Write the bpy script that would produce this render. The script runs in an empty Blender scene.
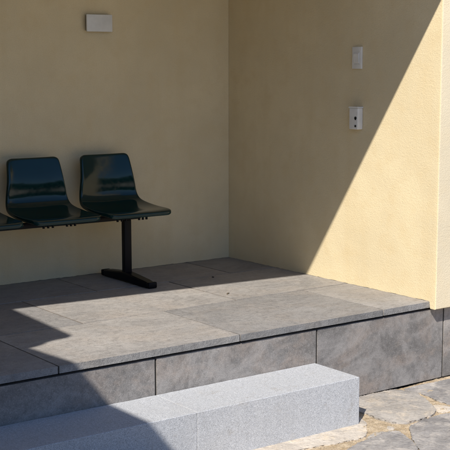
import bpy, bmesh, math, random
from mathutils import Vector, Matrix, noise
random.seed(11)
S = bpy.context.scene
col = S.collection

# ------------------------------------------------------------------ helpers
def link(o, parent=None):
    col.objects.link(o)
    if parent is not None:
        o.parent = parent
        o.matrix_parent_inverse = Matrix.Identity(4)
    return o

def tag(o, label=None, cat=None, group=None, kind=None):
    if label: o['label'] = label
    if cat: o['category'] = cat
    if group: o['group'] = group
    if kind: o['kind'] = kind
    return o

def empty(name, loc, label, cat, group=None):
    o = bpy.data.objects.new(name, None)
    o.location = loc
    o.empty_display_size = 0.1
    link(o)
    return tag(o, label, cat, group)

def obj(name, bm, mats, parent=None, smooth=None, off=None):
    """off: world origin of the parent thing, vertices are given in world space"""
    if off is not None:
        bmesh.ops.translate(bm, vec=-Vector(off), verts=bm.verts)
    bmesh.ops.recalc_face_normals(bm, faces=bm.faces)
    me = bpy.data.meshes.new(name)
    bm.to_mesh(me); bm.free()
    if not isinstance(mats, (list, tuple)): mats = [mats]
    for m in mats: me.materials.append(m)
    if smooth is not None:
        me.polygons.foreach_set('use_smooth', [True] * len(me.polygons))
        if smooth < 180:
            me.set_sharp_from_angle(angle=math.radians(smooth))
    o = bpy.data.objects.new(name, me)
    return link(o, parent)

def box(bm, lo, hi, bev=0.0, seg=2):
    b = bmesh.new()
    bmesh.ops.create_cube(b, size=1)
    for v in b.verts:
        v.co = Vector([(lo[i] + hi[i]) / 2 + v.co[i] * (hi[i] - lo[i]) for i in range(3)])
    if bev > 0:
        bmesh.ops.bevel(b, geom=list(b.edges), offset=bev, segments=seg, profile=0.6, affect='EDGES')
    merge(bm, b)

def merge(bm, b):
    me = bpy.data.meshes.new('tmp'); b.to_mesh(me); b.free()
    bm.from_mesh(me); bpy.data.meshes.remove(me)

def prism(bm, pts, axis, a, b_):
    """extrude a closed polygon; axis 'y': pts are (x,z), 'x': pts are (y,z), 'z': pts are (x,y)"""
    def mk(p, t):
        return {'y': (p[0], t, p[1]), 'x': (t, p[0], p[1]), 'z': (p[0], p[1], t)}[axis]
    A = [bm.verts.new(mk(p, a)) for p in pts]
    B = [bm.verts.new(mk(p, b_)) for p in pts]
    n = len(pts)
    fa = bm.faces.new(A); fb = bm.faces.new(list(reversed(B)))
    for i in range(n):
        bm.faces.new([A[i], B[i], B[(i + 1) % n], A[(i + 1) % n]])
    return A, B

def cyl(bm, c, r, h, axis='z', n=20, r2=None):
    b = bmesh.new()
    bmesh.ops.create_cone(b, cap_ends=True, segments=n, radius1=r, radius2=r if r2 is None else r2, depth=h)
    if axis == 'x': bmesh.ops.rotate(b, cent=(0, 0, 0), matrix=Matrix.Rotation(math.pi / 2, 3, 'Y'), verts=b.verts)
    if axis == 'y': bmesh.ops.rotate(b, cent=(0, 0, 0), matrix=Matrix.Rotation(math.pi / 2, 3, 'X'), verts=b.verts)
    bmesh.ops.translate(b, vec=c, verts=b.verts)
    merge(bm, b)

# ------------------------------------------------------------------ materials
class NT:
    def __init__(s, name):
        s.m = bpy.data.materials.new(name); s.m.use_nodes = True
        s.t = s.m.node_tree; s.n = s.t.nodes; s.l = s.t.links
        s.p = s.n['Principled BSDF']
        s.co = s.n.new('ShaderNodeTexCoord')
    def noise(s, scale, detail=4, rough=.55, stretch=None, dist=0.0, off=(0, 0, 0)):
        m = s.n.new('ShaderNodeMapping'); s.l.new(s.co.outputs['Object'], m.inputs[0])
        m.inputs['Location'].default_value = off
        if stretch: m.inputs['Scale'].default_value = stretch
        t = s.n.new('ShaderNodeTexNoise'); s.l.new(m.outputs[0], t.inputs['Vector'])
        t.inputs['Scale'].default_value = scale; t.inputs['Detail'].default_value = detail
        t.inputs['Roughness'].default_value = rough; t.inputs['Distortion'].default_value = dist
        return t.outputs['Fac']
    def vor(s, scale, feat='F1', out='Distance', rnd=1.0):
        t = s.n.new('ShaderNodeTexVoronoi'); s.l.new(s.co.outputs['Object'], t.inputs['Vector'])
        t.feature = feat; t.inputs['Scale'].default_value = scale
        t.inputs['Randomness'].default_value = rnd
        return t.outputs[out]
    def ramp(s, v, stops):
        r = s.n.new('ShaderNodeValToRGB'); s.l.new(v, r.inputs[0])
        e = r.color_ramp.elements
        while len(e) < len(stops): e.new(0.5)
        for i, (p, c) in enumerate(stops):
            e[i].position = p
            e[i].color = (*c, 1) if isinstance(c, (tuple, list)) else (c, c, c, 1)
        return r.outputs[0]
    def mix(s, f, a, b, mode='MIX'):
        x = s.n.new('ShaderNodeMix'); x.data_type = 'RGBA'; x.blend_type = mode
        for i, v in ((0, f), (6, a), (7, b)):
            if isinstance(v, (int, float)): x.inputs[i].default_value = v
            elif isinstance(v, (tuple, list)): x.inputs[i].default_value = (*v, 1)
            else: s.l.new(v, x.inputs[i])
        return x.outputs[2]
    def math(s, op, a, b=0.0):
        x = s.n.new('ShaderNodeMath'); x.operation = op
        for i, v in ((0, a), (1, b)):
            if isinstance(v, (int, float)): x.inputs[i].default_value = v
            else: s.l.new(v, x.inputs[i])
        return x.outputs[0]
    def bump(s, h, strength, dist, prev=None):
        b = s.n.new('ShaderNodeBump'); s.l.new(h, b.inputs['Height'])
        b.inputs['Strength'].default_value = strength; b.inputs['Distance'].default_value = dist
        if prev is not None: s.l.new(prev, b.inputs['Normal'])
        return b.outputs[0]
    def objrand(s):
        return s.n.new('ShaderNodeObjectInfo').outputs['Random']
    def fin(s, color, rough, normal=None, spec=0.5, **kw):
        if isinstance(color, (tuple, list)): s.p.inputs['Base Color'].default_value = (*color, 1)
        else: s.l.new(color, s.p.inputs['Base Color'])
        if isinstance(rough, (int, float)): s.p.inputs['Roughness'].default_value = rough
        else: s.l.new(rough, s.p.inputs['Roughness'])
        s.p.inputs['Specular IOR Level'].default_value = spec
        if normal is not None: s.l.new(normal, s.p.inputs['Normal'])
        for k, v in kw.items(): s.p.inputs[k.replace('_', ' ')].default_value = v
        return s.m

def stucco(name, base, stain):
    t = NT(name)
    big = t.noise(1.3, 4, .6)
    mid = t.noise(9, 5, .6, off=(3, 1, 2))
    c = t.mix(t.ramp(big, [(.38, 0), (.62, 1)]), base, [v * .89 for v in base])
    c = t.mix(t.math('MULTIPLY', t.ramp(mid, [(.48, 0), (.7, 1)]), .5), c, stain)
    # faint rain runs
    run = t.noise(3.2, 4, .6, stretch=(3, 3, .22), off=(7, 2, 0))
    c = t.mix(t.math('MULTIPLY', t.ramp(run, [(.52, 0), (.68, 1)]), .28), c, stain)
    g = t.noise(210, 3, .65)
    g2 = t.vor(150, 'SMOOTH_F1')
    c = t.mix(t.math('MULTIPLY', t.ramp(g, [(.35, 1), (.55, 0)]), .26), c, [v * .55 for v in base])
    trowel = t.noise(30, 3, .5, stretch=(1, 1, 2.2), dist=.5)
    n = t.bump(t.noise(5, 3, .5), .5, .006)
    n = t.bump(trowel, .35, .0014, n)
    n = t.bump(g2, .55, .0016, n)
    n = t.bump(g, .6, .0016, n)
    return t.fin(c, .92, n, .2)

M_wall = stucco('stucco_cream', (.73, .61, .39), (.65, .515, .30))
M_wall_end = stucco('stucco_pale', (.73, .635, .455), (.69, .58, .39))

def slate(name, a, b, warm, pits=.7, swoosh=.16):
    t = NT(name)
    r = t.objrand()
    vec = t.n.new('ShaderNodeVectorMath'); vec.operation = 'ADD'
    t.l.new(t.co.outputs['Object'], vec.inputs[0])
    cx = t.n.new('ShaderNodeCombineXYZ')
    for i in range(3): t.l.new(t.math('MULTIPLY', r, 31.7 + 12 * i), cx.inputs[i])
    t.l.new(cx.outputs[0], vec.inputs[1])
    class _C: outputs = {'Object': vec.outputs[0]}
    t.co = _C
    big = t.noise(2.2, 5, .6, dist=.8)
    c = t.mix(t.ramp(big, [(.4, 0), (.62, 1)]), a, b)
    w = t.noise(4.1, 4, .65, off=(4, 4, 4), stretch=(1, 1, 1.5), dist=.5)
    c = t.mix(t.math('MULTIPLY', t.ramp(w, [(.46, 0), (.68, 1)]), .75), c, warm)
    sm = t.noise(38, 5, .7)
    c = t.mix(t.math('MULTIPLY', t.ramp(sm, [(.36, 1), (.54, 0)]), .45), c, [v * .55 for v in a])
    hi = t.noise(55, 4, .7, off=(9, 1, 5))
    c = t.mix(t.math('MULTIPLY', t.ramp(hi, [(.56, 0), (.72, 1)]), .3), c, [v * 1.45 for v in b])
    # dusty wipe marks
    dust = t.noise(1.6, 3, .5, stretch=(1, 2.4, 1), off=(1, 7, 3), dist=2.5)
    c = t.mix(t.math('MULTIPLY', t.ramp(dust, [(.47, 0), (.54, 1), (.62, 0)]), swoosh), c, [v * 1.5 for v in b])
    pit = t.vor(48)
    pm = t.math('MULTIPLY', t.ramp(pit, [(.10, 1), (.17, 0)]), t.ramp(t.noise(6, 2, .5, off=(2, 2, 8)), [(.5, 0), (.62, 1)]))
    c = t.mix(t.math('MULTIPLY', pm, pits), c, (.03, .028, .026))
    gr = t.noise(330, 3, .7)
    c = t.mix(t.math('MULTIPLY', t.ramp(gr, [(.36, 1), (.5, 0)]), .5), c, [v * .45 for v in a])
    gr2 = t.noise(240, 3, .7, off=(1, 5, 2))
    c = t.mix(t.math('MULTIPLY', t.ramp(gr2, [(.54, 0), (.66, 1)]), .35), c, [v * 1.6 for v in b])
    v = t.mix(r, (.86, .86, .86), (1.1, 1.08, 1.05))
    c = t.mix(1.0, c, v, 'MULTIPLY')
    n = t.bump(t.noise(9, 4, .6), .5, .0035)
    n = t.bump(t.noise(120, 4, .7), .7, .0012, n)
    if pits == 1.0: n = t.bump(t.noise(60, 4, .7), .9, .004, n)
    n = t.bump(pm, pits, -.002, n)
    return t.fin(c, t.ramp(sm, [(.3, .55), (.7, .78)]), n, .35)

M_slab = slate('basalt_paving', (.25, .238, .227), (.335, .318, .30), (.335, .298, .262), .4)
M_edge = slate('basalt_raw_edge', (.19, .188, .186), (.26, .255, .25), (.24, .225, .205), 1.0)
M_riser = slate('basalt_riser', (.165, .157, .15), (.29, .275, .262), (.30, .245, .205), 0.0, .3)

def granite():
    t = NT('grey_granite')
    g = t.vor(420, 'F1', 'Color')
    sep = t.n.new('ShaderNodeSeparateColor'); t.l.new(g, sep.inputs[0])
    c = t.ramp(sep.outputs[0], [(0, .25), (.12, .32), (.2, .42), (.6, .465), (.8, .54), (1, .62)])
    g2 = t.noise(120, 3, .6)
    c = t.mix(t.math('MULTIPLY', t.ramp(g2, [(.4, 1), (.6, 0)]), .3), c, (.34, .35, .37))
    b = t.noise(4, 4, .6)
    c = t.mix(t.math('MULTIPLY', t.ramp(b, [(.45, 0), (.8, 1)]), .3), c, (.42, .405, .38))
    gs = t.noise(3.0, 6, .7, off=(8, 3, 1))
    c = t.mix(t.math('MULTIPLY', t.ramp(gs, [(.54, 0), (.66, 1)]), .22), c, (.30, .29, .28))
    c = t.mix(1.0, c, (.96, .975, .995), 'MULTIPLY')
    so = t.noise(14, 6, .75, off=(3, 9, 2))
    c = t.mix(t.math('MULTIPLY', t.ramp(so, [(.56, 0), (.68, 1)]), .28), c, (.26, .22, .17))
    n = t.bump(t.noise(230, 3, .7), .7, .0016)
    n = t.bump(t.noise(30, 4, .6), .5, .0022, n)
    return t.fin(c, .75, n, .35)
M_gran = granite()

def plain(name, c, rough, bump=None, spec=.5, **kw):
    t = NT(name)
    nz = t.noise(14, 4, .6)
    cc = t.mix(t.ramp(nz, [(.35, 0), (.7, 1)]), c, [v * .86 for v in c])
    n = None
    if bump: n = t.bump(t.noise(bump[0], 3, .6), .5, bump[1])
    return t.fin(cc, rough, n, spec, **kw)

M_core = plain('mortar_core', (.02, .018, .016), .95, (90, .003))
M_grout = plain('brown_grout', (.11, .08, .055), .95, (200, .002))
M_bounce = plain('bounce_board', (.72, .62, .42), .85, (60, .001))
M_roof = plain('roof_sheet', (.12, .12, .125), .5, (20, .001))
M_wood = plain('dark_boards', (.09, .07, .05), .7, (20, .002))
M_white = plain('white_plastic', (.74, .72, .67), .42, (500, .0002))
M_whiteold = plain('aged_white_plastic', (.72, .71, .67), .5, (300, .0005))
M_dark = plain('dark_plastic', (.012, .012, .013), .5)
M_shadow_box = plain('shadow_toned_box', (.05, .045, .04), .7)
M_metal = plain('black_enamel', (.0022, .003, .006), .38, (300, .0003), .15)

def seat_mat():
    t = NT('dark_green_plastic')
    sc = t.noise(60, 4, .7, stretch=(1, 4, 1))
    r = t.ramp(sc, [(.4, .08), (.72, .15)])
    sc2 = t.noise(26, 8, .85, stretch=(1, 1.6, 1), off=(2, 2, 2))
    r = t.math('ADD', r, t.math('MULTIPLY', t.ramp(sc2, [(.5, 0), (.7, 1)]), .08))
    n = t.bump(t.noise(7, 2, .5), .25, .004)
    return t.fin(t.mix(t.noise(5, 2), (.001, .018, .018), (.0015, .024, .023)), r, n, .38)
M_seat = seat_mat()

def sand():
    t = NT('sand_mortar')
    a = t.noise(22, 6, .7)
    c = t.mix(t.ramp(a, [(.35, 0), (.65, 1)]), (.38, .285, .175), (.60, .485, .34))
    g = t.noise(160, 4, .7)
    c = t.mix(t.math('MULTIPLY', t.ramp(g, [(.38, 1), (.5, 0)]), .6), c, (.15, .11, .07))
    n = t.bump(t.noise(30, 5, .7), .8, .012)
    n = t.bump(t.noise(180, 4, .7), .8, .004, n)
    return t.fin(c, .95, n, .2)
M_sand = sand()

M_reflection = plain('reflection_green', (.035, .055, .02), .95, (3, .2))

M_dirt = plain('pale_gravelly_ground', (.62, .54, .41), .95, (40, .01))

def flag(name, a, b, w):
    t = NT(name)
    n1 = t.noise(6, 8, .72, dist=.5)
    c = t.mix(t.ramp(n1, [(.32, 0), (.62, 1)]), a, b)
    n2 = t.noise(11, 5, .7, off=(5, 3, 1), dist=.4)
    c = t.mix(t.math('MULTIPLY', t.ramp(n2, [(.5, 0), (.66, 1)]), .7), c, w)
    n3 = t.noise(60, 5, .75)
    c = t.mix(t.math('MULTIPLY', t.ramp(n3, [(.34, 1), (.5, 0)]), .45), c, [v * .5 for v in a])
    n = t.bump(t.noise(9, 7, .68), 1.0, .018)
    n = t.bump(t.noise(60, 5, .7), .8, .004, n)
    return t.fin(c, .85, n, .3)
M_flag_pale = flag('sandstone_pale', (.44, .385, .32), (.62, .55, .46), (.66, .54, .39))
M_flag_mid = flag('sandstone_mid', (.30, .275, .245), (.44, .40, .35), (.58, .49, .38))
M_flag_grey = flag('sandstone_grey', (.20, .188, .18), (.36, .335, .31), (.52, .47, .41))

# ------------------------------------------------------------------ ground
ZG = -0.443
SX, SY = 0.8, 0.615          # sun travel per metre of fall

bm = bmesh.new()
prism(bm, [(-150, -150), (150, -150), (150, 150), (-150, 150)], 'z', ZG - .30, ZG - .030)
g = obj('ground', bm, M_dirt); tag(g, kind='structure')

bm = bmesh.new()
nx, ny, x0, y0, stp = 470, 190, -3.2, -3.3, .008
vs = []
for a in range(nx + 1):
    row = []
    for b in range(ny + 1):
        p = Vector((x0 + a * stp, y0 + b * stp, 0))
        h = .0055 * noise.noise(p * 7) + .0035 * noise.noise(p * 23 + Vector((3, 1, 2))) + .0030 * noise.noise(p * 61) + .0045 * abs(noise.noise(p * 95))
        h -= .012 * max(0, (a < 4) + (a > nx - 4) + (b < 4))
        row.append(bm.verts.new((p.x, p.y, ZG - .0055 + h)))
    vs.append(row)
for a in range(nx):
    for b in range(ny):
        bm.faces.new((vs[a][b], vs[a + 1][b], vs[a + 1][b + 1], vs[a][b + 1]))
g = obj('sand', bm, M_sand, smooth=180); tag(g, kind='structure')

bm = bmesh.new()
rows = []
for k in range(61):
    x = -60 + k * 2.0
    rows.append([bm.verts.new((x + 2 * noise.noise(Vector((k * .7, j, 0))), y, z * (1 + .35 * noise.noise(Vector((k * .33, j * .5, 4))) + .2 * noise.noise(Vector((k * .9, j, 9)))) + ZG - .2)) for j, (y, z) in enumerate(((-34, 0), (-35, 3.4), (-37.5, 5.6), (-42, 6.4), (-50, 5), (-60, 0)))])
for a, b in zip(rows[:-1], rows[1:]):
    for k in range(5): bm.faces.new((a[k], b[k], b[k + 1], a[k + 1]))
h = obj('reflection_treeline', bm, M_reflection, smooth=180); tag(h, kind='structure')  # unseen treeline added behind the camera for the dark band in seat reflections

def jag(poly, step=.035, amp=.006, seed=0):
    out = []
    n = len(poly)
    for i in range(n):
        a = Vector(poly[i]); b = Vector(poly[(i + 1) % n])
        k = max(1, int((b - a).length / step))
        nn = Vector((-(b - a).y, (b - a).x)).normalized()
        for j in range(k):
            p = a.lerp(b, j / k)
            q = 1.5 * noise.noise(Vector((p.x * 13, p.y * 13, seed))) + .6 * noise.noise(Vector((p.x * 42, p.y * 42, seed))) + .3 * noise.noise(Vector((p.x * 110, p.y * 110, seed)))
            out.append(p + nn * q * amp * 2)
    return out

def chaikin(poly, k=1):
    for _ in range(k):
        o = []
        for i in range(len(poly)):
            a = Vector(poly[i]); b = Vector(poly[(i + 1) % len(poly)])
            o += [a.lerp(b, .09), a.lerp(b, .91)]
        poly = o
    return poly

hand = [
 ([(-.68,-1.80),(-.27,-1.80),(-.195,-1.91),(-.25,-2.02),(-.34,-2.195),(-.43,-2.245),(-.538,-2.262),(-.63,-2.255),(-.672,-2.20),(-.668,-2.0)], 2, .004),
 ([(-.20,-1.83),(-.106,-1.828),(.053,-1.838),(.30,-1.84),(.25,-2.0),(-.17,-2.22),(-.20,-2.154),(-.204,-2.079),(-.179,-1.947)], 1, 0),
 ([(-.279,-2.106),(-.235,-2.185),(-.262,-2.245),(-.362,-2.236),(-.335,-2.185)], 0, -.002),
 ([(-.635,-2.305),(-.576,-2.29),(-.424,-2.262),(-.30,-2.284),(-.20,-2.45),(-.42,-2.79),(-.80,-2.90),(-.90,-2.66),(-.745,-2.436)], 1, .003),
 ([(-1.00,-2.345),(-.809,-2.305),(-.736,-2.318),(-.771,-2.395),(-.81,-2.484),(-.93,-2.64),(-1.115,-2.70),(-1.26,-2.561),(-1.18,-2.41)], 1, .002),
 ([(-.777,-2.199),(-.715,-2.202),(-.686,-2.254),(-.728,-2.285),(-.804,-2.25)], 0, -.004),
 ([(-.709,-2.00),(-.755,-2.13),(-.89,-2.27),(-.956,-2.285),(-1.232,-2.245),(-1.56,-2.238),(-1.74,-2.25),(-1.74,-2.05)], 0, .002),
 ([(-.60,-2.292),(-.50,-2.276),(-.47,-2.266),(-.53,-2.275),(-.61,-2.283)], 0, -.002),
 ([(-.83,-2.262),(-.80,-2.272),(-.75,-2.298),(-.83,-2.296),(-.90,-2.305),(-.92,-2.295)], 2, -.003),
 ([(-.615,-2.335),(-.60,-2.325),(-.585,-2.335),(-.60,-2.348)], 0, -.004),
 ([(.0,-2.16),(.28,-2.03),(.40,-2.22),(.22,-2.52),(-.12,-2.55),(-.20,-2.40),(-.16,-2.26)], 0, .001),
 ([(-1.30,-2.30),(-1.72,-2.30),(-1.85,-2.62),(-1.52,-2.80),(-1.33,-2.60),(-1.22,-2.42)], 0, .0),
 ([(-1.80,-2.05),(-2.4,-2.05),(-2.5,-2.40),(-2.1,-2.62),(-1.86,-2.50),(-1.80,-2.27)], 1, .0),
]
pave = bmesh.new()
def stone(bm, poly, mat, dz, sd, chk=1):
    poly = jag(chaikin(poly, chk), .007, .0038, sd)
    b = bmesh.new()
    prism(b, [(p[0], p[1]) for p in poly], 'z', ZG - .06, ZG + dz)
    top = [e for e in b.edges if all(v.co.z > ZG - .02 for v in e.verts)]
    bmesh.ops.bevel(b, geom=top, offset=.005, segments=2, profile=.5, affect='EDGES')
    tilt = (random.uniform(-.006, .006), random.uniform(-.006, .006))
    cx = sum(p[0] for p in poly) / len(poly); cy = sum(p[1] for p in poly) / len(poly)
    for v in b.verts:
        if v.co.z > ZG - .02:
            v.co.z += (v.co.x - cx) * tilt[0] + (v.co.y - cy) * tilt[1]
    for f in b.faces: f.material_index = mat
    merge(bm, b)
hc = []
for i, (p, m, dz) in enumerate(hand):
    if i in (1, 3, 4, 7, 8):
        cc_ = Vector((sum(q[0] for q in p) / len(p), sum(q[1] for q in p) / len(p)))
        p = [tuple(cc_ + (Vector(q) - cc_) * (1 + .012 / max(.05, (Vector(q) - cc_).length))) for q in p]
        p = [(x, min(y, -1.806)) for x, y in p]
    stone(pave, p, m, dz, i * 3.1)
    hc.append(Vector((sum(q[0] for q in p) / len(p), sum(q[1] for q in p) / len(p))))
# the rest of the crazy paving: clipped cells of a jittered grid
cell = .46
pts = {}
I0, I1, J0, J1 = -20, 11, -26, -3
for i in range(I0, I1):
    for j in range(J0, J1):
        pts[i, j] = Vector(((i + random.uniform(.1, .9)) * cell, (j + random.uniform(.1, .9)) * cell))
for (i, j), c in pts.items():
    if i in (I0, I1 - 1) or j in (J0, J1 - 1): continue
    if c.y > -1.96: continue
    if min((c - h).length for h in hc) < .36: continue
    if c.x < .5 and c.x > -2.5 and c.y > -2.75: continue
    poly = [c + Vector(v) for v in ((-.6, -.6), (.6, -.6), (.6, .6), (-.6, .6))]
    nb = [pts[a, b] for a in range(i - 2, i + 3) for b in range(j - 2, j + 3) if (a, b) in pts and (a, b) != (i, j)]
    for q in nb:
        d = q - c; L = d.length; d = d / L; lim = L / 2 - .016
        out = []
        for k in range(len(poly)):
            a, b = poly[k], poly[(k + 1) % len(poly)]
            da, db = (a - c).dot(d) - lim, (b - c).dot(d) - lim
            if da <= 0: out.append(a)
            if da * db < 0: out.append(a.lerp(b, da / (da - db)))
        poly = out
        if len(poly) < 3: break
    if len(poly) < 3: continue
    if max(p.y for p in poly) > -1.80: 
        poly = [Vector((p.x, min(p.y, -1.81))) for p in poly]
    stone(pave, poly, 0, random.uniform(-.002, .004), i * 1.7 + j)
pv = obj('pavement', pave, [M_flag_pale, M_flag_grey, M_flag_mid], smooth=40); tag(pv, kind='structure')

# ------------------------------------------------------------------ building
H_ROOF = 2.30
bld = empty('porch_building', (0, 0, 0), 'cream stuccoed building with an open porch recess around the raised stone terrace', 'building')
HW = H_ROOF - .016
def ragged(x0, x1, z, step=.018, amp=.003, sd=0.0):
    n = int(abs(x1 - x0) / step); out = []
    for i in range(n + 1):
        x = x0 + (x1 - x0) * i / n
        a = noise.noise(Vector((x * 14, sd, 0))) + .7 * noise.noise(Vector((x * 47, sd, 3)))
        out.append((x, z + .0015 + amp * max(-.3, a)))
    return out
# rear wall: plaster skin whose lower edge is ragged, over a dark gap
bm = bmesh.new()
prism(bm, [(-4.45, HW), (-4.45, .004)] + ragged(-4.44, -.001, 0, sd=2)[0:] + [(-.001, HW)], 'y', 0.0, .035)
obj('rear_wall', bm, M_wall, bld, off=(0, 0, 0))
bm = bmesh.new(); box(bm, (-4.5, .036, -.40), (2.6, .25, HW))
obj('wall_core', bm, M_core, bld)
# side wall: thick block, its front end hangs over the plinth
YF = -1.852
bm = bmesh.new(); box(bm, (-4.45, .0025, -.002), (.0, .034, .006)); box(bm, (.0025, -1.795, -.002), (.03, .0, .006))
obj('wall_base_seal', bm, M_grout, bld)
bm = bmesh.new()
pl = [(0.034, HW), (.034, .004)] + list(reversed([(y, z) for y, z in ragged(-1.800, 0.0, 0, sd=9)])) + [(-1.808, -.012), (-1.812, -.0375), (YF, -.0385), (YF, HW)]
A, B = prism(bm, pl, 'x', 0.0, 2.6)
bm.edges.ensure_lookup_table()
sel = [e for e in bm.edges if all(abs(v.co.y - YF) < 1e-5 for v in e.verts)]
bmesh.ops.bevel(bm, geom=sel, offset=.008, segments=4, profile=.5, affect='EDGES')
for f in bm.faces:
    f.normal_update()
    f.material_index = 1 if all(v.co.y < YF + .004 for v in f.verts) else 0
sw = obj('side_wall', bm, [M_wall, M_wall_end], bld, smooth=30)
# added wing on the left of the porch, outside the picture
bm = bmesh.new(); box(bm, (-4.75, -4.55, -.44), (-4.455, -.0, HW))
H = H_ROOF; TH = .045
# roof plate: porch roof and wing canopy in one outline, edges placed where they cast the shadows
bm = bmesh.new()
sh = [(3.2, -1.045), (0.0, -.795), (-1.872, -.640), (-1.915, -1.378), (-1.985, -1.385), (-2.04, -1.402), (-2.075, -1.432), (-2.119, -1.447), (-2.186, -1.455),
      (-2.150, -1.80), (-2.150, -2.80), (-2.6, -4.6), (-4.6, -4.6)]
rp = [(x - SX * H - (.036 if x < -1.8 else 0), y - SY * H) for x, y in sh]
rp += [(-8.6, rp[-1][1]), (-8.6, .3), (2.7, .3)]
rp[0] = (2.7, rp[0][1])
for i in range(1, 11):
    rp[i] = (rp[i][0], rp[i][1])
prism(bm, rp, 'z', H, H + TH)
obj('roof', bm, M_roof, bld)
bm = bmesh.new(); box(bm, (-2.9, -2.02, H - .014), (-.004, -.004, H - .002))  # unseen cream panel, added to bounce warm fill onto the shaded walls
obj('bounce_ceiling', bm, M_bounce, bld)
bm = bmesh.new(); box(bm, (-8.3, -5.2, -.44), (-5.15, -.3, H - .01))  # unseen wall, added to cut skylight from the left and bounce warmth
obj('added_wing_wall', bm, M_wall, bld)

# ------------------------------------------------------------------ terrace
D, DJ, DB, RY = 1.8074, 1.1526, .4817, 1.7965
ter = empty('stone_terrace', (-1.3, -1.0, ZG), 'raised porch terrace of large grey stone slabs with upright riser slabs along its front', 'terrace')
TO = (-1.3, -1.0, ZG)
bm = bmesh.new(); box(bm, (-4.95, -RY + .05, ZG - .1), (2.5, .03, -.040))
obj('terrace_core', bm, M_core, ter, off=TO)
bm = bmesh.new(); box(bm, (-4.93, -1.765, -.0398), (-.004, .033, -.0034))
obj('joint_mortar', bm, M_grout, ter, off=TO)
J = .0040
def slab(x0, x1, y0, y1, front):
    bm = bmesh.new()
    b = bmesh.new()
    box(b, (x0 + J, y0 + (0 if front else J), -.033), (x1 - J, y1 - J, 0), 0)
    # chipped sawn edges
    bmesh.ops.subdivide_edges(b, edges=[e for e in b.edges if (e.verts[0].co - e.verts[1].co).length > .3], cuts=36, use_grid_fill=True)
    for v in b.verts:
        if v.co.z > -.001:
            onb = (abs(v.co.y - y0) < .004, abs(v.co.x - x0 - J) < 1e-4, abs(v.co.x - x1 + J) < 1e-4, abs(v.co.y - y1 + J) < 1e-4)
            if any(onb):
                v.co.z -= .0006 + .0014 * abs(noise.noise(v.co * 40))
        if front and v.co.y < y0 + .001:
            v.co.y += .0016 * noise.noise(v.co * 25)
    merge(bm, b)
    bm2 = bm
    bm2.edges.ensure_lookup_table()
    dz = random.uniform(-.0008, .0008)
    for v in bm2.verts: v.co.z += dz
    bm2.faces.ensure_lookup_table()
    for f in bm2.faces:
        f.normal_update()
        if front and abs(f.normal.y) > .6 and f.calc_center_median().y < y0 + .01: f.material_index = 1
    obj('paving_slab', bm2, [M_slab, M_edge], ter, off=TO)
X1 = [-4.9, -4.10, -3.16, -2.2325, -1.2725, -.3425, .022]
X2 = [-4.9, -4.58, -3.63, -2.69, -1.7475, -.801, .022]
X3 = [-4.9, -4.10, -3.16, -2.22, -1.279, -.34, .022]
for X, a, b, fr in ((X1, -D, -DJ, True), (X2, -DJ, -DB, False), (X3, -DB, .028, False)):
    for i in range(len(X) - 1): slab(X[i], X[i + 1], a, b, fr)
XR = [-4.9, -4.58, -3.63, -2.69, -1.740, -.787, .122, 1.07, 2.4]
for i in range(len(XR) - 1):
    bm = bmesh.new()
    box(bm, (XR[i] + .0052, -RY, ZG + .006), (XR[i + 1] - .0052, -RY + .03, -.047), .0006, 1)
    obj('riser_slab', bm, M_riser, ter, off=TO)
for x in XR[1:-1]:
    bm = bmesh.new(); box(bm, (x - .0051, -RY + .0050, ZG + .006), (x + .0051, -RY + .028, -.051))
    obj('joint_sealant', bm, M_core, ter, off=TO)
for x in X1[1:-1]:
    bm = bmesh.new(); box(bm, (x - .0039, -D + .0080, -.032), (x + .0039, -D + .03, -.0030))
    obj('joint_sealant', bm, M_core, ter, off=TO)
# ------------------------------------------------------------------ granite step
st = empty('granite_step', (-2.0, -1.96, ZG), 'pale speckled granite step of long blocks in front of the terrace', 'step')
SO = (-2.0, -1.96, ZG)
XG = [-4.6, -3.64, -2.69, -1.742, -.8]
for i in range(4):
    b = bmesh.new()
    box(b, (XG[i] + .0006, -2.1247, ZG - .04), (XG[i + 1] - .0006, -RY - .002, -.2132))
    bmesh.ops.subdivide_edges(b, edges=[e for e in b.edges if abs(e.verts[0].co.x - e.verts[1].co.x) > .3], cuts=60)
    ed = [e for e in b.edges if len(e.link_faces) == 2 and e.calc_face_angle(0) > .5]
    bmesh.ops.bevel(b, geom=ed, offset=.0028, segments=3, profile=.5, affect='EDGES')
    for v in b.verts:
        v.co.y += .0012 * noise.noise(v.co * 21 + Vector((i, 0, 0)))
        v.co.z += .0010 * noise.noise(v.co * 23 + Vector((0, i, 5)))
    obj('step_block', b, M_gran, st, off=SO)

# ------------------------------------------------------------------ beam seating
BX, BY = -2.41, -.312        # thing origin below the first seat
PITCH = .466
bench = empty('beam_seating', (-1.70, BY, 0), 'row of glossy dark green shell seats on one black beam with a T shaped leg', 'bench')
BO = Vector((-1.70, BY, 0))

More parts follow.
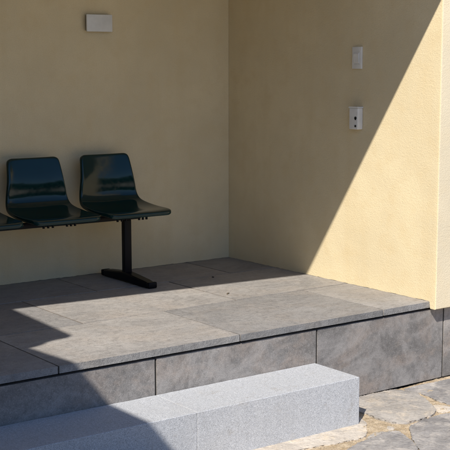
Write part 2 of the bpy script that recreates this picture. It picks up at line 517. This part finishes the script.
prof = [  # y, z, half width, concavity
 (-.098, .7335, .136, .004), (-.1005, .727, .153, .007), (-.105, .708, .158, .010), (-.115, .670, .162, .012),
 (-.126, .625, .167, .013), (-.1315, .590, .172, .013), (-.1335, .555, .178, .014), (-.1345, .522, .182, .014), (-.141, .487, .188, .014), (-.160, .459, .195, .014), (-.200, .442, .201, .014),
 (-.290, .431, .207, .012), (-.380, .428, .206, .009), (-.460, .431, .203, .006), (-.508, .431, .199, .003), (-.528, .4280, .190, .001), (-.536, .4235, .172, 0)]
us = [-1, -.93, -.78, -.5, -.2, .2, .5, .78, .93, 1]
def seat_bm(cx):
    bm = bmesh.new(); rows = []; P = []; NN = []; T = []
    n = len(prof); m = len(us)
    for i, (y, z, hw, cc) in enumerate(prof):
        a = prof[max(0, i - 1)]; b = prof[min(n - 1, i + 1)]
        t = Vector((0, b[0] - a[0], b[1] - a[1])).normalized()     # runs from the top of the back to the front edge
        N = Vector((0, t.z, -t.y))                                   # towards the sitter: forward on the back, up on the seat
        NN.append(N); T.append(t)
        rows.append([bm.verts.new(Vector((cx + hw * u, y, z)) + N * cc * abs(u) ** 3) for u in us])
    for a, b in zip(rows[:-1], rows[1:]):
        for k in range(m - 1): bm.faces.new([a[k], a[k + 1], b[k + 1], b[k]])
    loop = [(0, k) for k in range(m)] + [(i, m - 1) for i in range(1, n)] + [(n - 1, k) for k in range(m - 2, -1, -1)] + [(i, 0) for i in range(n - 2, 0, -1)]
    prev = [rows[i][k] for i, k in loop]
    for out, dn in ((.0035, .0050), (.0050, .0130), (.0045, .0210)):
        ring = []
        for i, k in loop:
            o = Vector((0, 0, 0))
            if k == 0: o += Vector((-1, 0, 0))
            if k == m - 1: o += Vector((1, 0, 0))
            if i == 0: o += -T[0]
            if i == n - 1: o += T[-1]
            ring.append(bm.verts.new(rows[i][k].co + o.normalized() * out - NN[i] * dn))
        L_ = len(loop)
        for q in range(L_):
            bm.faces.new([prev[q], prev[(q + 1) % L_], ring[(q + 1) % L_], ring[q]])
        prev = ring
    return bm
def add_seat(cx):
    o = obj('seat_shell', seat_bm(cx), M_seat, bench, smooth=180, off=BO)
    m = o.modifiers.new('solid', 'SOLIDIFY'); m.thickness = .004; m.offset = 0
    m = o.modifiers.new('sub', 'SUBSURF'); m.levels = 2; m.render_levels = 2
    # bracket with its bolts under the shell
    bm = bmesh.new()
    box(bm, (cx - .115, -.43, .397), (cx + .115, -.22, .412), .002, 1)
    br = obj('bracket', bm, M_metal, o, off=BO)
    br.parent = o
    for dx in (-.098, -.070, -.042, .045, .070, .095):
        bm = bmesh.new(); cyl(bm, (cx + dx, -.415, .383), .007, .022, n=8)
        obj('bolt', bm, M_metal, br, off=BO)
    return o
for k in range(4):
    add_seat(-1.006 - PITCH * k)
bm = bmesh.new(); box(bm, (-2.62, BY - .022, .366), (-.90, BY + .022, .3965), .004, 2)
beam = obj('beam', bm, M_metal, bench, smooth=30, off=BO)
def leg(cx):
    bm = bmesh.new(); box(bm, (cx - .024, BY - .018, .030), (cx + .024, BY + .018, .3655), .005, 3)
    o = obj('leg', bm, M_metal, bench, smooth=30, off=BO)
    # arched foot
    secs = [(-.075, .004, .036, .026), (-.10, .002, .041, .029), (-.22, .006, .051, .031), (-.312, .010, .058, .032), (-.40, .007, .052, .031), (-.53, .002, .040, .029), (-.572, .0015, .034, .027)]
    bm = bmesh.new(); rr = []
    for y, z0, z1, w in secs:
        c = .007
        rr.append([bm.verts.new(p) for p in ((cx - w, y, z0), (cx + w, y, z0), (cx + w, y, z1 - c), (cx + w - c, y, z1), (cx - w + c, y, z1), (cx - w, y, z1 - c))])
    for a, b in zip(rr[:-1], rr[1:]):
        for k in range(6): bm.faces.new([a[k], a[(k + 1) % 6], b[(k + 1) % 6], b[k]])
    bm.faces.new(rr[0]); bm.faces.new(list(reversed(rr[-1])))
    f = obj('foot', bm, M_metal, o, smooth=35, off=BO)
    for y0, y1 in ((-.602, -.5725), (-.0745, -.046)):
        bm = bmesh.new(); box(bm, (cx - .0285, y0, .0008), (cx + .0285, y1, .0365), .009, 4)
        obj('end_cap', bm, M_metal, f, smooth=60, off=BO)
leg(-.986); leg(-2.42)
bench.rotation_euler.z = math.radians(-1.0)

# ------------------------------------------------------------------ small boxes on the walls
o = empty('blank_cover_box', (-.955, 0, 1.505), 'small pale grey rectangular cover box high on the rear wall above the seats', 'cover box')
bm = bmesh.new(); box(bm, (-1.052, -.024, 1.462), (-.890, -.0005, 1.553), .002, 1)  # body coloured dark for the shadow at the side and behind the plate
obj('back_box', bm, M_shadow_box, o, off=o.location)
bm = bmesh.new(); box(bm, (-1.062, -.036, 1.456), (-.888, -.0245, 1.556), .003, 2)
obj('cover_plate', bm, M_whiteold, o, smooth=30, off=o.location)

o = empty('light_switch', (0, -1.222, 1.297), 'white rocker light switch plate, the upper of the two fittings on the side wall', 'light switch')
bm = bmesh.new(); box(bm, (-.012, -1.259, 1.236), (-.0005, -1.184, 1.358), .002, 2)
obj('switch_plate', bm, M_white, o, smooth=30, off=o.location)
bm = bmesh.new(); prism(bm, [(-.0122, 1.265), (-.0165, 1.272), (-.0205, 1.318), (-.0122, 1.329)], 'y', -1.243, -1.203)
obj('rocker', bm, M_white, o, off=o.location)
bm = bmesh.new()
box(bm, (-.0132, -1.2475, 1.258), (-.0121, -1.1985, 1.262)); box(bm, (-.0132, -1.2475, 1.332), (-.0121, -1.1985, 1.336))
box(bm, (-.0132, -1.2515, 1.258), (-.0121, -1.2485, 1.336)); box(bm, (-.0132, -1.1975, 1.258), (-.0121, -1.1945, 1.336))
obj('rocker_frame', bm, M_white, o, off=o.location)

o = empty('sensor_box', (0, -1.225, .96), 'small white plastic wall box with dark holes, lower on the side wall below the switch', 'wall box')
bm = bmesh.new(); box(bm, (-.040, -1.268, .898), (-.0005, -1.196, 1.018), .006, 3)
obj('housing', bm, M_white, o, smooth=35, off=o.location)
bm = bmesh.new(); prism(bm, [(-1.271, 1.0175), (-1.267, 1.025), (-1.197, 1.025), (-1.193, 1.0175)], 'x', -.043, -.0005)
obj('hood', bm, M_white, o, off=o.location)
bm = bmesh.new(); cyl(bm, (-.0405, -1.250, .962), .0085, .004, 'x'); box(bm, (-.0425, -1.254, .951), (-.0405, -1.246, .962))
obj('keyhole', bm, M_dark, o, off=o.location)
bm = bmesh.new(); cyl(bm, (-.0405, -1.250, .917), .0065, .004, 'x')
obj('indicator_hole', bm, M_dark, o, off=o.location)

# ------------------------------------------------------------------ litter on the floor
M_leaf = plain('dry_leaf', (.10, .075, .045), .8)
bm = bmesh.new()
bmesh.ops.create_icosphere(bm, subdivisions=3, radius=.007)
for v in bm.verts:
    v.co += v.co.normalized() * .003 * noise.noise(v.co * 130); v.co.z *= .55
pb = obj('pebble', bm, M_dark, smooth=180); pb.location = (-.519, -.540, .0045)
tag(pb, 'tiny black pebble lying on the shaded floor in front of the wall corner', 'pebble')
bm = bmesh.new()
pth = [(-.022, -.016, 0), (-.008, -.004, .004), (.004, .003, .005), (.020, .010, .002)]
prv = None
for q, (x, y, z) in enumerate(pth):
    w = (.004, .006, .007, .0015)[q]
    ring = [bm.verts.new((x + w * math.cos(a) * .5, y - w * math.cos(a), z + .003 + .0022 * math.sin(a))) for a in [k * math.pi / 3 for k in range(6)]]
    if prv:
        for k in range(6): bm.faces.new([prv[k], prv[(k + 1) % 6], ring[(k + 1) % 6], ring[k]])
    else: bm.faces.new(ring)
    prv = ring
bm.faces.new(list(reversed(prv)))
lf = obj('dry_leaf', bm, M_leaf, smooth=180); lf.scale = (.7, .7, .7); lf.location = (-.741, -.992, .0)
tag(lf, 'tiny curled dry leaf lying on the sunlit paving slab behind the front row joint', 'leaf')

# ------------------------------------------------------------------ camera
cam = bpy.data.cameras.new('Camera'); co = bpy.data.objects.new('Camera', cam); link(co)
R = Vector((0.80563284, -0.59241209, -0.00190786)); U = Vector((0.08266644, 0.10922958, 0.99057315)); F = Vector((0.58661911, 0.79819598, -0.13697153))
m = Matrix.Identity(4)
for i in range(3):
    m[i][0] = R[i]; m[i][1] = U[i]; m[i][2] = -F[i]; m[i][3] = (-4.45275, -6.01506, 1.25)[i]
co.matrix_world = m
cam.sensor_width = 36; cam.lens = 1145.93 / 450 * 36
cam.clip_start = .05; cam.clip_end = 1000
S.camera = co

# ------------------------------------------------------------------ light
to_sun = Vector((-SX, -SY, 1)).normalized()
L = bpy.data.lights.new('sun', 'SUN'); L.energy = 4.2; L.angle = math.radians(.53); L.color = (1, .95, .88)
lo = bpy.data.objects.new('sun', L); link(lo)
lo.rotation_euler = to_sun.to_track_quat('Z', 'Y').to_euler(); lo.location = (-6, -6, 8)
W = bpy.data.worlds.new('World'); S.world = W; W.use_nodes = True
wn = W.node_tree.nodes; sky = wn.new('ShaderNodeTexSky'); sky.sky_type = 'NISHITA'; sky.sun_disc = False
sky.sun_elevation = math.radians(45); sky.sun_rotation = math.atan2(to_sun.x, to_sun.y) % (2 * math.pi)
tint = wn.new('ShaderNodeMix'); tint.data_type = 'RGBA'; tint.blend_type = 'MULTIPLY'; tint.inputs[0].default_value = 1
tint.inputs[7].default_value = (.82, .96, 1.16, 1)
W.node_tree.links.new(sky.outputs[0], tint.inputs[6])
W.node_tree.links.new(tint.outputs[2], wn['Background'].inputs[0]); wn['Background'].inputs[1].default_value = .09
sky.ozone_density = 2.5; sky.dust_density = .4; sky.air_density = 1.0
S.view_settings.view_transform = 'Standard'; S.view_settings.look = 'None'
S.view_settings.gamma = 1; S.view_settings.exposure = .58; S.view_settings.use_curve_mapping = False
S.render.engine = 'CYCLES'
S.render.resolution_x = 1024; S.render.resolution_y = 1024
